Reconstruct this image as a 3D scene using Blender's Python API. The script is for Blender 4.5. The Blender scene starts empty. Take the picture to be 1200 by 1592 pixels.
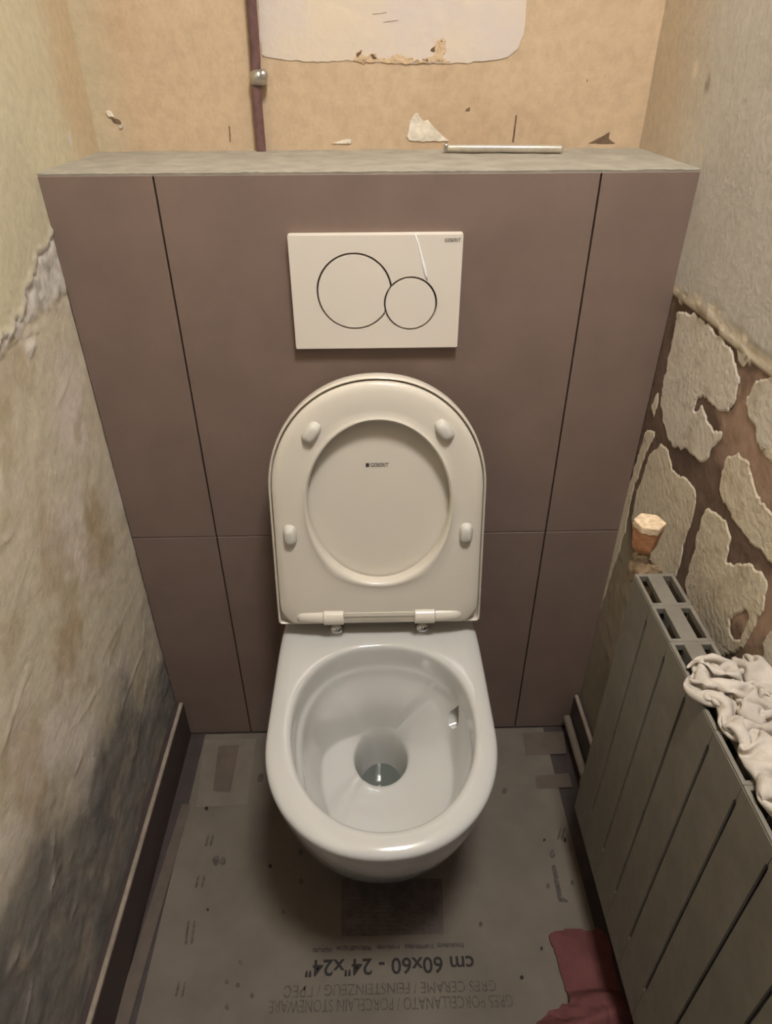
import bpy, bmesh, math, random
import numpy as np
from mathutils import Vector, Matrix, noise
from mathutils.bvhtree import BVHTree
random.seed(4)
S = bpy.context.scene
COL = S.collection

# ------------------------------------------------------------------ camera, world, light, exposure
CAM = dict(f=1052.92, loc=(-0.0001, -1.0021, 1.2724), pitch=0.5921, yaw=-0.0189, roll=-0.0045)
def cam_axes():
    cp, sp = math.cos(CAM['pitch']), math.sin(CAM['pitch'])
    F = Vector((0, cp, -sp)); r = Vector((1, 0, 0)); u = r.cross(F)
    Z = Matrix.Rotation(CAM['yaw'], 3, 'Z'); F, r, u = Z @ F, Z @ r, Z @ u
    c, s = math.cos(CAM['roll']), math.sin(CAM['roll'])
    return F, c*r + s*u, -s*r + c*u
CF, CR, CU = cam_axes()
cd = bpy.data.cameras.new('camera'); cam = bpy.data.objects.new('camera', cd); COL.objects.link(cam)
cd.sensor_fit = 'HORIZONTAL'; cd.sensor_width = 36.0; cd.lens = CAM['f']/1200*36
cd.clip_start = 0.01
M = Matrix((CR, CU, -CF)).transposed().to_4x4(); M.translation = Vector(CAM['loc']); cam.matrix_world = M
S.camera = cam
w = bpy.data.worlds.new('world'); S.world = w; w.use_nodes = True
w.node_tree.nodes['Background'].inputs[0].default_value = (0.9, 0.92, 1.0, 1)
w.node_tree.nodes['Background'].inputs[1].default_value = 0.15      # faint ambient fill added through the doorway to lift the front faces
S.view_settings.view_transform = 'Standard'; S.view_settings.look = 'None'
S.view_settings.exposure = 0.0; S.view_settings.gamma = 1.0
S.view_settings.use_curve_mapping = False
LAMP_POS = (0.20, -0.80, 2.44); LAMP_POWER = 28.0; LAMP_COL = (1.0, 0.985, 0.98)

def px(x, y, axis, val):
    """a photograph pixel's ray met with the plane axis = val"""
    d = CF + CR*((x-600)/CAM['f']) + CU*((796-y)/CAM['f'])
    C = Vector(CAM['loc']); t = (val - C[axis])/d[axis]
    return C + d*t

# ------------------------------------------------------------------ room dimensions
XL, XR, H, D = -0.4426, 0.4465, 1.1456, 0.25
CEIL, YF = 2.46, -1.22

# ------------------------------------------------------------------ helpers
def link(name, me, mat=None, parent=None, smooth=True, angle=None):
    o = bpy.data.objects.new(name, me); COL.objects.link(o)
    if mat:
        me.materials.clear(); me.materials.append(mat)
    for p in me.polygons: p.use_smooth = smooth
    if smooth and angle: me.set_sharp_from_angle(angle=math.radians(angle))
    if parent: o.parent = parent
    return o
def obj(name, bm, mat, parent=None, smooth=False, angle=None):
    me = bpy.data.meshes.new(name); bm.normal_update(); bm.to_mesh(me); bm.free()
    return link(name, me, mat, parent, smooth, angle)
def tag(o, label=None, cat=None, group=None, kind=None):
    if label: o['label'] = label
    if cat: o['category'] = cat
    if group: o['group'] = group
    if kind: o['kind'] = kind
    return o
def thing(name, loc, label=None, cat=None, group=None, kind=None):
    o = bpy.data.objects.new(name, None); COL.objects.link(o); o.location = loc; o.empty_display_size = .05
    bpy.context.view_layer.update()
    return tag(o, label, cat, group, kind)
def setp(o, parent):
    """parent keeping the world placement"""
    o.parent = parent; o.matrix_parent_inverse = Matrix.Translation(-parent.location)
    return o
def box(bm, lo, hi, bev=0, seg=2):
    r = bmesh.ops.create_cube(bm, size=1)
    vs = r['verts']
    for v in vs:
        v.co = Vector([lo[i] + (v.co[i]+.5)*(hi[i]-lo[i]) for i in range(3)])
    if bev:
        es = list({e for v in vs for e in v.link_edges})
        bmesh.ops.bevel(bm, geom=es, offset=bev, segments=seg, profile=.5, affect='EDGES')
def bx(lo, hi, bev=0, seg=2):
    bm = bmesh.new(); box(bm, lo, hi, bev, seg); return bm
def tube(bm, pts, r, n=16, caps=True):
    pts = [Vector(p) for p in pts]; rs = r if isinstance(r, (list, tuple)) else [r]*len(pts)
    rings = []; up = None
    for i, p in enumerate(pts):
        t = (pts[min(i+1, len(pts)-1)] - pts[max(i-1, 0)]).normalized()
        if up is None: up = t.orthogonal().normalized()
        else: up = (up - t*up.dot(t)).normalized()
        b = t.cross(up)
        rings.append([bm.verts.new(p + (up*math.cos(2*math.pi*k/n) + b*math.sin(2*math.pi*k/n))*rs[i]) for k in range(n)])
    for a, b in zip(rings, rings[1:]):
        for k in range(n): bm.faces.new((a[k], a[(k+1) % n], b[(k+1) % n], b[k]))
    if caps:
        bm.faces.new(rings[0][::-1]); bm.faces.new(rings[-1])
def lathe(bm, prof, origin, axis=(0, 0, 1), n=24):
    """prof: (radius, height) pairs along axis"""
    ax = Vector(axis).normalized(); e1 = ax.orthogonal().normalized(); e2 = ax.cross(e1); O = Vector(origin)
    rings = []
    for r, h in prof:
        if r < 1e-6: rings.append([bm.verts.new(O + ax*h)])
        else: rings.append([bm.verts.new(O + ax*h + (e1*math.cos(2*math.pi*k/n) + e2*math.sin(2*math.pi*k/n))*r) for k in range(n)])
    for a, b in zip(rings, rings[1:]):
        for k in range(n):
            q = [a[k % len(a)], a[(k+1) % len(a)], b[(k+1) % len(b)], b[k % len(b)]]
            u = []
            for v in q:
                if v not in u: u.append(v)
            if len(u) > 2: bm.faces.new(u)
    bmesh.ops.recalc_face_normals(bm, faces=bm.faces)
def loft(bm, rings, cap0=True, cap1=True):
    R = [[bm.verts.new(p) for p in ring] for ring in rings]; n = len(R[0])
    for a, b in zip(R, R[1:]):
        for k in range(n): bm.faces.new((a[k], a[(k+1) % n], b[(k+1) % n], b[k]))
    if cap0: bm.faces.new(R[0][::-1])
    if cap1: bm.faces.new(R[-1])
    return R
def slab(bm, loops, place, thick, inset=0.0):
    """flat outline (with holes) placed by place(u, v, h), thick proud of it, edge chamfer by inset"""
    top = []; allv = []
    for li, lp in enumerate(loops):
        n = len(lp)
        a = [bm.verts.new(place(u, v, 0)) for u, v in lp]
        if inset:
            A = sum(lp[k][0]*lp[(k+1) % n][1] - lp[(k+1) % n][0]*lp[k][1] for k in range(n))
            sg = (1 if A > 0 else -1)*(1 if li == 0 else -1)
            ins = []
            for k in range(n):
                p0, p1, p2 = lp[k-1], lp[k], lp[(k+1) % n]
                t = Vector((p2[0]-p0[0], p2[1]-p0[1]));
                t = t.normalized() if t.length > 0 else Vector((1, 0))
                nn = Vector((-t.y, t.x))*sg
                ins.append((p1[0] + nn.x*inset, p1[1] + nn.y*inset))
        else: ins = lp
        b = [bm.verts.new(place(u, v, thick)) for u, v in ins]
        for k in range(n): bm.faces.new((a[k], a[(k+1) % n], b[(k+1) % n], b[k]))
        top += [bm.edges.get((b[k], b[(k+1) % n])) for k in range(n)]
    bmesh.ops.triangle_fill(bm, use_beauty=True, use_dissolve=False, edges=top)
    bmesh.ops.recalc_face_normals(bm, faces=bm.faces)
def fb(x, y, z=0.0, s=1.0, oct=4):
    return noise.fractal(Vector((x*s, y*s, z)), 0.9, 2.1, oct)
def sstep(a, b, x):
    t = min(1, max(0, (x-a)/(b-a))) if a != b else float(x > a)
    return t*t*(3-2*t)
def lerp3(a, b, t): return tuple(a[i] + (b[i]-a[i])*t for i in range(3))
def srgb(r, g, b):
    f = lambda c: (c/255/12.92) if c/255 <= .04045 else ((c/255+.055)/1.055)**2.4
    return (f(r), f(g), f(b))
def inpoly(x, y, poly):
    c = False; n = len(poly); j = n-1
    for i in range(n):
        xi, yi = poly[i]; xj, yj = poly[j]
        if (yi > y) != (yj > y) and x < (xj-xi)*(y-yi)/(yj-yi)+xi: c = not c
        j = i
    return c
def rough_outline(pts, step=.006, amp=.003, seed=0, smooth=1):
    """resample a polygon finely, round it and roughen its edge"""
    P = [Vector(p) for p in pts]; out = []
    for a, b in zip(P, P[1:] + P[:1]):
        n = max(1, int((b-a).length/step))
        for k in range(n): out.append(a.lerp(b, k/n))
    for _ in range(smooth):
        m = len(out); out = [(out[k-1] + out[k]*2 + out[(k+1) % m])/4 for k in range(m)]
    return [(p.x + amp*(fb(p.x, p.y, seed, 60, 3)+.35*fb(p.x, p.y, seed, 240, 2)), p.y + amp*(fb(p.x, p.y, seed+7.3, 60, 3)+.35*fb(p.x, p.y, seed+2, 240, 2))) for p in out]

# ------------------------------------------------------------------ materials
def mat(name, base, rough=.6, var=.0, scale=20., bump=0., bscale=120., metal=0., coat=0., spec=.5, vcol=None, col2=None, mix=(.35, .65), detail=4.):
    m = bpy.data.materials.new(name); m.use_nodes = True; nt = m.node_tree; N = nt.nodes; L = nt.links
    b = N['Principled BSDF']; b.inputs['Roughness'].default_value = rough; b.inputs['Metallic'].default_value = metal
    b.inputs['Coat Weight'].default_value = coat; b.inputs['Coat Roughness'].default_value = .05
    b.inputs['Specular IOR Level'].default_value = spec
    tc = N.new('ShaderNodeTexCoord'); src = tc.outputs['Object']
    out = None
    if vcol:
        a = N.new('ShaderNodeAttribute'); a.attribute_name = vcol; out = a.outputs['Color']
    else:
        c = N.new('ShaderNodeRGB'); c.outputs[0].default_value = (*base, 1); out = c.outputs[0]
    if var or col2:
        t = N.new('ShaderNodeTexNoise'); t.inputs['Scale'].default_value = scale; t.inputs['Detail'].default_value = detail
        t.inputs['Roughness'].default_value = .6; L.new(src, t.inputs['Vector'])
        rp = N.new('ShaderNodeMapRange'); rp.inputs[1].default_value = mix[0]; rp.inputs[2].default_value = mix[1]
        L.new(t.outputs['Fac'], rp.inputs[0])
        mx = N.new('ShaderNodeMix'); mx.data_type = 'RGBA'
        if col2:
            mx.blend_type = 'MIX'; mx.inputs[7].default_value = (*col2, 1); L.new(rp.outputs[0], mx.inputs[0])
        else:
            mx.blend_type = 'MULTIPLY'; mx.inputs[0].default_value = 1
            rp.inputs[3].default_value = 1-var; rp.inputs[4].default_value = 1+var*.6; L.new(rp.outputs[0], mx.inputs[7])
        L.new(out, mx.inputs[6]); out = mx.outputs[2]
    L.new(out, b.inputs['Base Color'])
    if bump:
        t2 = N.new('ShaderNodeTexNoise'); t2.inputs['Scale'].default_value = bscale; t2.inputs['Detail'].default_value = 5
        L.new(src, t2.inputs['Vector'])
        bn = N.new('ShaderNodeBump'); bn.inputs['Strength'].default_value = 1; bn.inputs['Distance'].default_value = bump
        L.new(t2.outputs['Fac'], bn.inputs['Height']); L.new(bn.outputs[0], b.inputs['Normal'])
    return m
MT = {}
MT['wall'] = mat('plaster_wall', (1, 1, 1), .85, var=.08, scale=70, bump=.0009, bscale=140, vcol='wallcol', spec=.25)
MT['tile'] = mat('taupe_tile', srgb(126, 107, 96), .5, var=.08, scale=9, bump=.0004, bscale=60, spec=.4)
MT['core'] = mat('grout_board', srgb(70, 60, 52), .9, var=.2, scale=60)
MT['ledge'] = mat('raw_plaster_ledge', srgb(160, 154, 140), .9, var=.14, scale=26, bump=.0012, bscale=90, spec=.2)
MT['ceramic'] = mat('white_ceramic', srgb(197, 195, 189), .12, coat=.6, spec=.5)
MT['plastic'] = mat('white_plastic', srgb(219, 210, 194), .25, spec=.5)
MT['bumper'] = mat('soft_bumper', srgb(205, 200, 188), .45)
MT['plate'] = mat('plate_plastic', srgb(226, 216, 202), .3, spec=.5)
MT['film'] = mat('film_glint', srgb(250, 250, 250), .08, spec=.8)
MT['ink'] = mat('dark_ink', srgb(62, 56, 50), .6)
MT['chrome'] = mat('chrome', (.75, .74, .72), .08, metal=1)
MT['water'] = mat('bowl_water', srgb(92, 97, 92), .02, spec=.6)
MT['rad'] = mat('radiator_enamel', srgb(119, 113, 102), .5, var=.12, scale=30, spec=.4)
MT['radcore'] = mat('radiator_core', srgb(120, 110, 96), .6)
MT['knob'] = mat('peach_cap', srgb(186, 132, 92), .55, var=.22, scale=60, bump=.001, bscale=120)
MT['knobtop'] = mat('chipped_cap_top', srgb(226, 200, 165), .7, var=.3, scale=90, bump=.002, bscale=150)
MT['brass'] = mat('dirty_brass', srgb(150, 128, 100), .5, metal=.35, var=.45, scale=90, bump=.002, bscale=160)
MT['bb'] = mat('dark_baseboard', srgb(66, 53, 49), .55, var=.15, scale=25)
MT['bbtop'] = mat('baseboard_top', srgb(150, 136, 120), .7, var=.2, scale=40)
MT['card'] = mat('cardboard', srgb(112, 103, 92), .85, var=.14, scale=7, bump=.0003, bscale=200, spec=.2)
MT['tape'] = mat('brown_tape', srgb(98, 86, 76), .45, var=.12, scale=30)
MT['tapelight'] = mat('pale_tape', srgb(116, 106, 94), .45, var=.1, scale=30)
MT['print'] = mat('printed_block', srgb(88, 77, 72), .8, var=.3, scale=50)
MT['cardink'] = mat('black_ink', srgb(34, 30, 28), .8)
MT['cardinkgrey'] = mat('worn_ink', srgb(70, 63, 58), .85, col2=srgb(104, 95, 85), scale=160, mix=(.4, .75))
MT['floor'] = mat('dark_floor', srgb(66, 56, 53), .6, var=.2, scale=30)
MT['rag'] = mat('white_cotton', srgb(194, 184, 171), .95, var=.14, scale=30, bump=.0006, bscale=700, spec=.1)
MT['pink'] = mat('red_cotton', srgb(106, 66, 64), .95, var=.16, scale=22, bump=.0008, bscale=600, spec=.1)
MT['patch'] = mat('adhesive_patch', srgb(212, 200, 178), .9, col2=srgb(160, 140, 112), mix=(.5, .85), scale=34, detail=8, bump=.0018, bscale=110, spec=.2)
MT['patchgrey'] = mat('pale_plaster_patch', srgb(212, 203, 188), .9, col2=srgb(168, 152, 130), mix=(.52, .85), scale=30, detail=8, bump=.0015, bscale=110, spec=.2)
MT['ridge'] = mat('torn_plaster', srgb(222, 212, 194), .9, var=.2, scale=60, bump=.002, bscale=120, spec=.2)
MT['whitepatch'] = mat('filler_plaster', srgb(206, 193, 183), .85, col2=srgb(212, 196, 174), scale=9, mix=(.42, .7), bump=.0015, bscale=70, spec=.2)
MT['crumb'] = mat('broken_plaster', srgb(205, 178, 145), .95, col2=srgb(150, 118, 88), scale=110, mix=(.52, .68), bump=.003, bscale=140)
MT['pipe'] = mat('maroon_pipe', srgb(106, 77, 75), .4, var=.3, scale=50, spec=.5)
MT['steel'] = mat('brushed_steel', srgb(190, 186, 178), .3, metal=.9, var=.15, scale=80)
MT['alu'] = mat('aluminium_strip', srgb(205, 196, 182), .35, metal=.6, var=.12, scale=60)
MT['dark'] = mat('dark_gap', srgb(112, 90, 70), .9, var=.3, scale=120)
MT['ceiling'] = mat('ceiling_paint', srgb(225, 212, 190), .9)
MT['door'] = mat('door_paint', srgb(120, 100, 84), .5, var=.08, scale=12)
def emit(name, col, st):
    m = bpy.data.materials.new(name); m.use_nodes = True; b = m.node_tree.nodes['Principled BSDF']
    b.inputs['Base Color'].default_value = (.8, .8, .8, 1)
    b.inputs['Emission Color'].default_value = (*col, 1); b.inputs['Emission Strength'].default_value = st
    return m

# ------------------------------------------------------------------ lamp on the ceiling (above the frame)
def ceiling_lamp():
    x, y, z = LAMP_POS
    t = thing('ceiling_lamp', (x, y, CEIL), 'small square white ceiling lamp with a glowing diffuser above the photographer', 'lamp')
    lw, ld = .28, .28
    setp(obj('lamp_housing', bx((x-lw/2-.012, y-ld/2-.012, z), (x+lw/2+.012, y+ld/2+.012, CEIL), .004), MT['plastic']), t)
    area = lw*ld
    setp(obj('diffuser', bx((x-lw/2, y-ld/2, z-.008), (x+lw/2, y+ld/2, z-.0005)), emit('lamp_glow', LAMP_COL, LAMP_POWER/(math.pi*area))), t)
ceiling_lamp()

# ------------------------------------------------------------------ walls, floor, ceiling
def axis_samples(a, b, fine, coarse_lo=None, coarse_hi=None):
    v = list(np.arange(a, b+1e-9, fine))
    if coarse_lo is not None: v = [coarse_lo, (coarse_lo+a)/2] + v
    if coarse_hi is not None: v = v + [(coarse_hi+v[-1])/2, coarse_hi]
    return v
def wall_grid(name, U, V, fn, place):
    """fn(u, v) -> (height, colour); place(u, v, h) -> point"""
    nu, nv = len(U), len(V); vs = []; cs = []
    for v in V:
        for u in U:
            h, c = fn(u, v); vs.append(place(u, v, h)); cs.append((*c, 1))
    fs = [(j*nu+i, j*nu+i+1, (j+1)*nu+i+1, (j+1)*nu+i) for j in range(nv-1) for i in range(nu-1)]
    me = bpy.data.meshes.new(name); me.from_pydata(vs, [], fs)
    a = me.color_attributes.new('wallcol', 'FLOAT_COLOR', 'POINT')
    a.data.foreach_set('color', np.array(cs, dtype=np.float32).ravel())
    return tag(link(name, me, MT['wall'], None, True), kind='structure')
def segdist(p, a, b):
    ax, ay = a; bx_, by = b; dx, dy = bx_-ax, by-ay; L2 = dx*dx+dy*dy
    t = max(0, min(1, ((p[0]-ax)*dx+(p[1]-ay)*dy)/L2)) if L2 else 0
    return math.hypot(p[0]-ax-t*dx, p[1]-ay-t*dy), t

# --- left wall: greenish cream paint above a torn line, rough old adhesive below
def lw(x, y):
    p = px(x, y, 0, XL); return (p.y, p.z)
L_UP = [lw(*p) for p in [(84, 352), (70, 385), (54, 405), (50, 430), (36, 452), (35, 485), (20, 508), (0, 527)]] + [(-.30, .984), (-.45, .978), (-.8, .985), (-1.3, .98)]
L_LO = [lw(*p) for p in [(104, 447), (92, 458), (75, 478), (45, 496), (20, 526), (0, 546)]] + [(-.30, .968), (-.45, .962), (-.8, .968), (-1.3, .965)]
L_TORN = [(.02, 1.075)] + L_UP + L_LO[::-1] + [(.02, 1.02)]
def interp(poly, y):
    pts = sorted(poly)
    if y <= pts[0][0]: return pts[0][1]
    for a, b in zip(pts, pts[1:]):
        if a[0] <= y <= b[0]: return a[1] + (b[1]-a[1])*((y-a[0])/(b[0]-a[0]) if b[0] > a[0] else 0)
    return pts[-1][1]
L_SCRATCH = [(lw(*a), lw(*b), wd, h) for a, b, wd, h in [
    ((107, 590), (88, 632), .0022, .0035), ((126, 625), (116, 645), .002, .003), ((83, 655), (70, 690), .002, .003), ((76, 733), (98, 742), .003, .003),
    ((210, 925), (155, 1030), .002, .003), ((160, 1060), (118, 1130), .0025, .004), ((228, 930), (222, 1010), .002, .004), ((222, 1010), (188, 1105), .003, .005),
    ((238, 1000), (212, 1165), .002, .004), ((45, 1040), (0, 1180), .003, .004), ((20, 830), (0, 848), .003, .005), ((50, 855), (15, 970), .002, .002),
    ((128, 1170), (118, 1200), .003, .005), ((86, 1290), (80, 1345), .003, .005), ((86, 1330), (78, 1400), .003, .004), ((52, 1530), (38, 1590), .003, .005),
    ((60, 1460), (50, 1485), .003, .005), ((30, 1480), (18, 1500), .003, .005), ((122, 1400), (112, 1425), .003, .005), ((190, 970), (172, 1020), .002, .003),
    ((60, 510), (40, 520), .003, .006), ((212, 800), (188, 850), .002, .003), ((100, 1330), (75, 1385), .002, .004)]]
L_CHIP = [(lw(48, 545), .010, .004), (lw(52, 535), .008, .004)]
L_OCHRE = [(lw(105, 1010), .05), (lw(112, 985), .035), (lw(85, 860), .055), (lw(150, 850), .06), (lw(40, 1180), .05), (lw(55, 1255), .03), (lw(150, 800), .04)]
C_LPAINT = srgb(202, 193, 164); C_LPLAS = srgb(206, 194, 170); C_LPALE = srgb(216, 203, 188); C_LGREY = srgb(114, 110, 104); C_OCH = srgb(170, 146, 110)
C_WHITE = srgb(214, 206, 194)
L_SPOT = lw(106, 214)
def f_left(y, z):
    j = .006*fb(y, z, 1.0, 45, 4)
    up = interp(L_UP, y) + j; lo = interp(L_LO, y) + j*.8
    lo = min(lo, up-.006)
    h = .0006*fb(y, z, 3, 12)
    if z > up:
        e = z-up; h += .002 + .0028*math.exp(-(e/.005)**2)
        c = lerp3(C_LPAINT, srgb(200, 178, 146), .8*sstep(.09, .2, y + .03*fb(y, z, 7, 9)))
        c = lerp3(c, C_WHITE, math.exp(-(e/.004)**2)*.9)
        d = math.hypot((y-L_SPOT[0])*1.8, z-L_SPOT[1])/.014
        if d < 1.6: c = lerp3(c, C_WHITE, .8*sstep(1.1, .6, d + .5*fb(y, z, 94, 90, 3)))
        return h, c
    if z > lo:
        n = fb(y, z, 9, 60, 4)
        h += .0008 + .0022*n
        return h, lerp3(C_WHITE, srgb(176, 168, 156), sstep(-.2, .6, n))
    e = lo-z
    h += -.001 + .003*math.exp(-(e/.004)**2)*(0.5+fb(y, z, 4, 80)) + .0009*fb(y, z, 5, 30, 5)
    n = fb(y, z, 12, 7, 4)
    c = lerp3(C_LPLAS, C_LPALE, sstep(-.2, .5, n))
    c = lerp3(c, srgb(176, 160, 128), .6*sstep(.1, .6, fb(y, z, 15, 9, 4)))
    for (cy, cz), r in L_OCHRE:
        d = math.hypot((y-cy), (z-cz)*.8)/r
        if d < 1.8: c = lerp3(c, C_OCH, .5*sstep(1.3, .3, d + .5*fb(y, z, 21, 35, 4)))
    # grey tile adhesive left on the lower wall, combed and rough
    gb = .30 + (-y)*.24 + .10*fb(y, z, 30, 6, 5)
    g = sstep(gb+.10, gb-.09, z)
    rr = fb(y*1.0+z*.45, z*.35, 33, 70, 4)
    h += g*(.0016*fb(y, z, 31, 22, 4) + .0018*max(0, rr))
    c = lerp3(c, lerp3(C_LGREY, srgb(140, 128, 114), sstep(0, .5, fb(y, z, 36, 14, 4))), g*.9)
    c = lerp3(c, srgb(100, 96, 90), g*.6*sstep(.15, .55, fb(y, z, 41, 10, 5)))
    p = (y, z)
    for a, b, wd, hh in L_SCRATCH:
        if min(a[0], b[0])-.02 < y < max(a[0], b[0])+.02 and min(a[1], b[1])-.02 < z < max(a[1], b[1])+.02:
            d, t = segdist(p, a, b); d += .0015*fb(y, z, 50, 90)
            k = math.exp(-(d/wd)**2)*(.35+.65*math.sin(math.pi*min(1, max(0, t*.8+.1))))
            k *= .55+.45*sstep(-.3, .3, fb(y, z, 55, 130, 3)); h += .55*hh*k; c = lerp3(c, C_WHITE, .3*k)
    for (cy, cz), r, hh in L_CHIP:
        k = sstep(1, .5, math.hypot(y-cy, z-cz)/r + .4*fb(y, z, 60, 70)); h += .5*hh*k; c = lerp3(c, C_WHITE, k)
    return h, c
wall_grid('wall_left', axis_samples(-.72, D, .0048, YF), axis_samples(0, 1.36, .0048, None, CEIL), f_left, lambda u, v, h: (XL+h, u, v))

# --- right wall: grey cream paint above, brown scraped wall below with adhesive patches
def rw(x, y):
    p = px(x, y, 0, XR); return (p.y, p.z)
R_UP = [(.03, .995)] + [rw(*p) for p in [(1062, 450), (1084, 458), (1104, 470), (1140, 503), (1179, 543), (1200, 556)]] + [(-.45, .985), (-.8, .98), (-1.3, .985)]
R_LO = [(.03, .98)] + [rw(*p) for p in [(1062, 470), (1084, 486), (1110, 508), (1140, 536), (1170, 566), (1200, 583)]] + [(-.45, .962), (-.8, .96), (-1.3, .965)]
C_RPAINT = srgb(195, 189, 179); C_BROWN = srgb(114, 95, 82); C_SALM = srgb(168, 140, 120)
R_SALM = [(rw(1160, 660), .07), (rw(1185, 740), .06), (rw(1180, 690), .06), (rw(1150, 690), .05), (rw(1165, 980), .05), (rw(1195, 950), .05), (rw(1000, 785), .04)]
R_SPOT = [(rw(1083, 108), .013, srgb(222, 208, 184)), (rw(1103, 132), .014, srgb(150, 136, 118)), (rw(1095, 235), .012, srgb(206, 192, 168))]
def f_right(y, z):
    j = .006*fb(y, z, 71.0, 32, 6)
    up = interp(R_UP, y) + j; lo = min(interp(R_LO, y) + .7*j, up-.006)
    h = .0006*fb(y, z, 73, 12)
    if z > up:
        e = z-up; h += .003
        c = C_RPAINT
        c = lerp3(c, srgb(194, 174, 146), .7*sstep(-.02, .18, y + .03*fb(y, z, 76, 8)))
        for (cy, cz), r, cc in R_SPOT:
            d = math.hypot((y-cy)*1.6, z-cz)/r
            if d < 1.6: c = lerp3(c, cc, .8*sstep(1.1, .6, d + .5*fb(y, z, 93, 90, 3)))
        return h, c
    if z > lo:
        n = fb(y, z, 79, 34, 6); h += .0028 + .0030*n
        return h, lerp3(srgb(222, 210, 190), srgb(168, 152, 132), sstep(-.1, .6, n))
    n = fb(y, z, 82, 10, 5)
    h += .0010*fb(y, z, 84, 40, 5)
    c = lerp3(C_BROWN, srgb(98, 80, 69), sstep(-.3, .5, n))
    for (cy, cz), r in R_SALM:
        d = math.hypot(y-cy, z-cz)/r
        if d < 1.8: c = lerp3(c, C_SALM, .85*sstep(1.2, .4, d + .45*fb(y, z, 88, 40, 4)))
    c = lerp3(c, srgb(150, 138, 118), sstep(.62, .52, z + .02*fb(y, z, 90, 14)))
    return h, c
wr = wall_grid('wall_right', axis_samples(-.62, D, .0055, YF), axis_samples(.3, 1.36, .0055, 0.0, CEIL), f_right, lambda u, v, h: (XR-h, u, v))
zA = lambda X, Y: (840+.3*X, 400+.3*Y)
zB = lambda X, Y: (940+.2637*X, 600+.2638*Y)
PATCHES = [
 ('patchgrey', [[zA(*p) for p in [(712, 275), (790, 292), (900, 378), (985, 465), (1018, 545), (1035, 660), (1010, 750), (970, 815), (930, 800), (880, 755), (840, 716), (808, 740), (800, 800), (840, 770), (862, 830), (895, 890), (950, 905), (930, 960), (890, 990), (870, 1050), (830, 1060), (790, 1030), (740, 990), (690, 985), (660, 930), (635, 840), (625, 760), (640, 640), (670, 500), (690, 400)]]], .0035),
 ('patchgrey', [[zA(*p) for p in [(1260, 600), (1200, 612), (1140, 632), (1090, 680), (1070, 740), (1080, 830), (1115, 880), (1120, 960), (1150, 1000), (1260, 1010)]]], .003),
 ('patchgrey', [[zA(*p) for p in [(1018, 470), (1060, 500), (1095, 540), (1080, 562), (1045, 575), (1025, 540)]]], .002),
 ('patch', [[zB(*p) for p in [(722, 420), (790, 396), (850, 440), (870, 520), (890, 600), (930, 690), (1040, 800), (1060, 1130), (986, 1040), (900, 955), (800, 850), (722, 725), (682, 620), (692, 500)]]], .0035),
 ('patch', [[zB(*p) for p in [(262, 420), (330, 336), (380, 378), (402, 485), (432, 520), (492, 545), (534, 615), (545, 685), (520, 780), (488, 880), (460, 965), (440, 1080), (420, 1125), (350, 1120), (290, 1060), (200, 960), (160, 790), (190, 620), (228, 520)]]], .0035),
 ('patch', [[zB(*p) for p in [(242, 262), (298, 264), (286, 315), (244, 395), (205, 520), (170, 620), (150, 700), (135, 780), (122, 860), (92, 960), (52, 1080), (20, 1190), (-25, 1330), (-38, 1345), (10, 1120), (72, 880), (130, 640), (180, 470)]]], .003),
 ('patch', [[zB(*p) for p in [(600, 722), (655, 742), (718, 795), (742, 875), (732, 960), (722, 1042), (790, 1052), (840, 1035), (920, 1088), (970, 1170), (956, 1260), (935, 1330), (885, 1420), (840, 1500), (780, 1580), (660, 1600), (560, 1440), (484, 1270), (478, 1150), (500, 1060), (530, 960), (542, 880), (580, 780)]],
            [zB(*p) for p in [(745, 1375), (790, 1345), (850, 1335), (860, 1370), (830, 1430), (800, 1490), (765, 1495), (740, 1440)]]], .004),
 ('patchgrey', [[zB(*p) for p in [(1060, 1420), (986, 1440), (945, 1500), (935, 1600), (960, 1700), (1060, 1720)]]], .003),
 ('patch', [[zB(*p) for p in [(915, 360), (960, 350), (1040, 380), (1060, 520), (1000, 470), (940, 420)]]], .003),
 ('patch', [[zB(*p) for p in [(275, 120), (300, 60), (322, 40), (318, 100), (300, 170), (285, 190)]]], .003),
]
for i, (m_, loops, th) in enumerate(PATCHES):
    loops = loops if isinstance(loops[0], list) else [loops]
    bm = bmesh.new()
    slab(bm, [rough_outline([rw(*p) for p in lp], .0035, .0040, i*3.1) for lp in loops], lambda u, v, h: (XR - h - .0004, u, v), th*.1+.0007, .0030)
    setp(obj('plaster_patch', bm, MT[m_]), wr)

# --- back wall above the boxing, front wall with door, ceiling, floor
def bw(x, y):
    p = px(x, y, 1, D); return (p.x, p.z)
C_TAN = srgb(196, 172, 142)
def f_back(x, z):
    h = .0007*fb(x, z, 101, 10) + .0003*fb(x, z, 102, 60)
    c = lerp3(C_TAN, srgb(188, 162, 132), sstep(0, .6, fb(x, z, 105, 4, 4)))
    c = lerp3(c, srgb(190, 180, 150), .7*sstep(-.36, -.44, x + .01*fb(x, z, 106, 12)))
    return h, c
wbk = wall_grid('wall_back', axis_samples(XL, XR, .008), axis_samples(1.10, 1.36, .008, 0, CEIL), f_back, lambda u, v, h: (u, D-h, v))
def back_patch(name, pts, m_, th, amp=.002, seed=0, step=.004, lab=None):
    bm = bmesh.new()
    slab(bm, [rough_outline([bw(*p) for p in pts], step, amp, seed)], lambda u, v, h: (u, D - h + .0002, v), th, min(.0012, th*.4))
    o = setp(obj(name, bm, MT[m_]), wbk)
    if lab: o['label'] = lab
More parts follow.
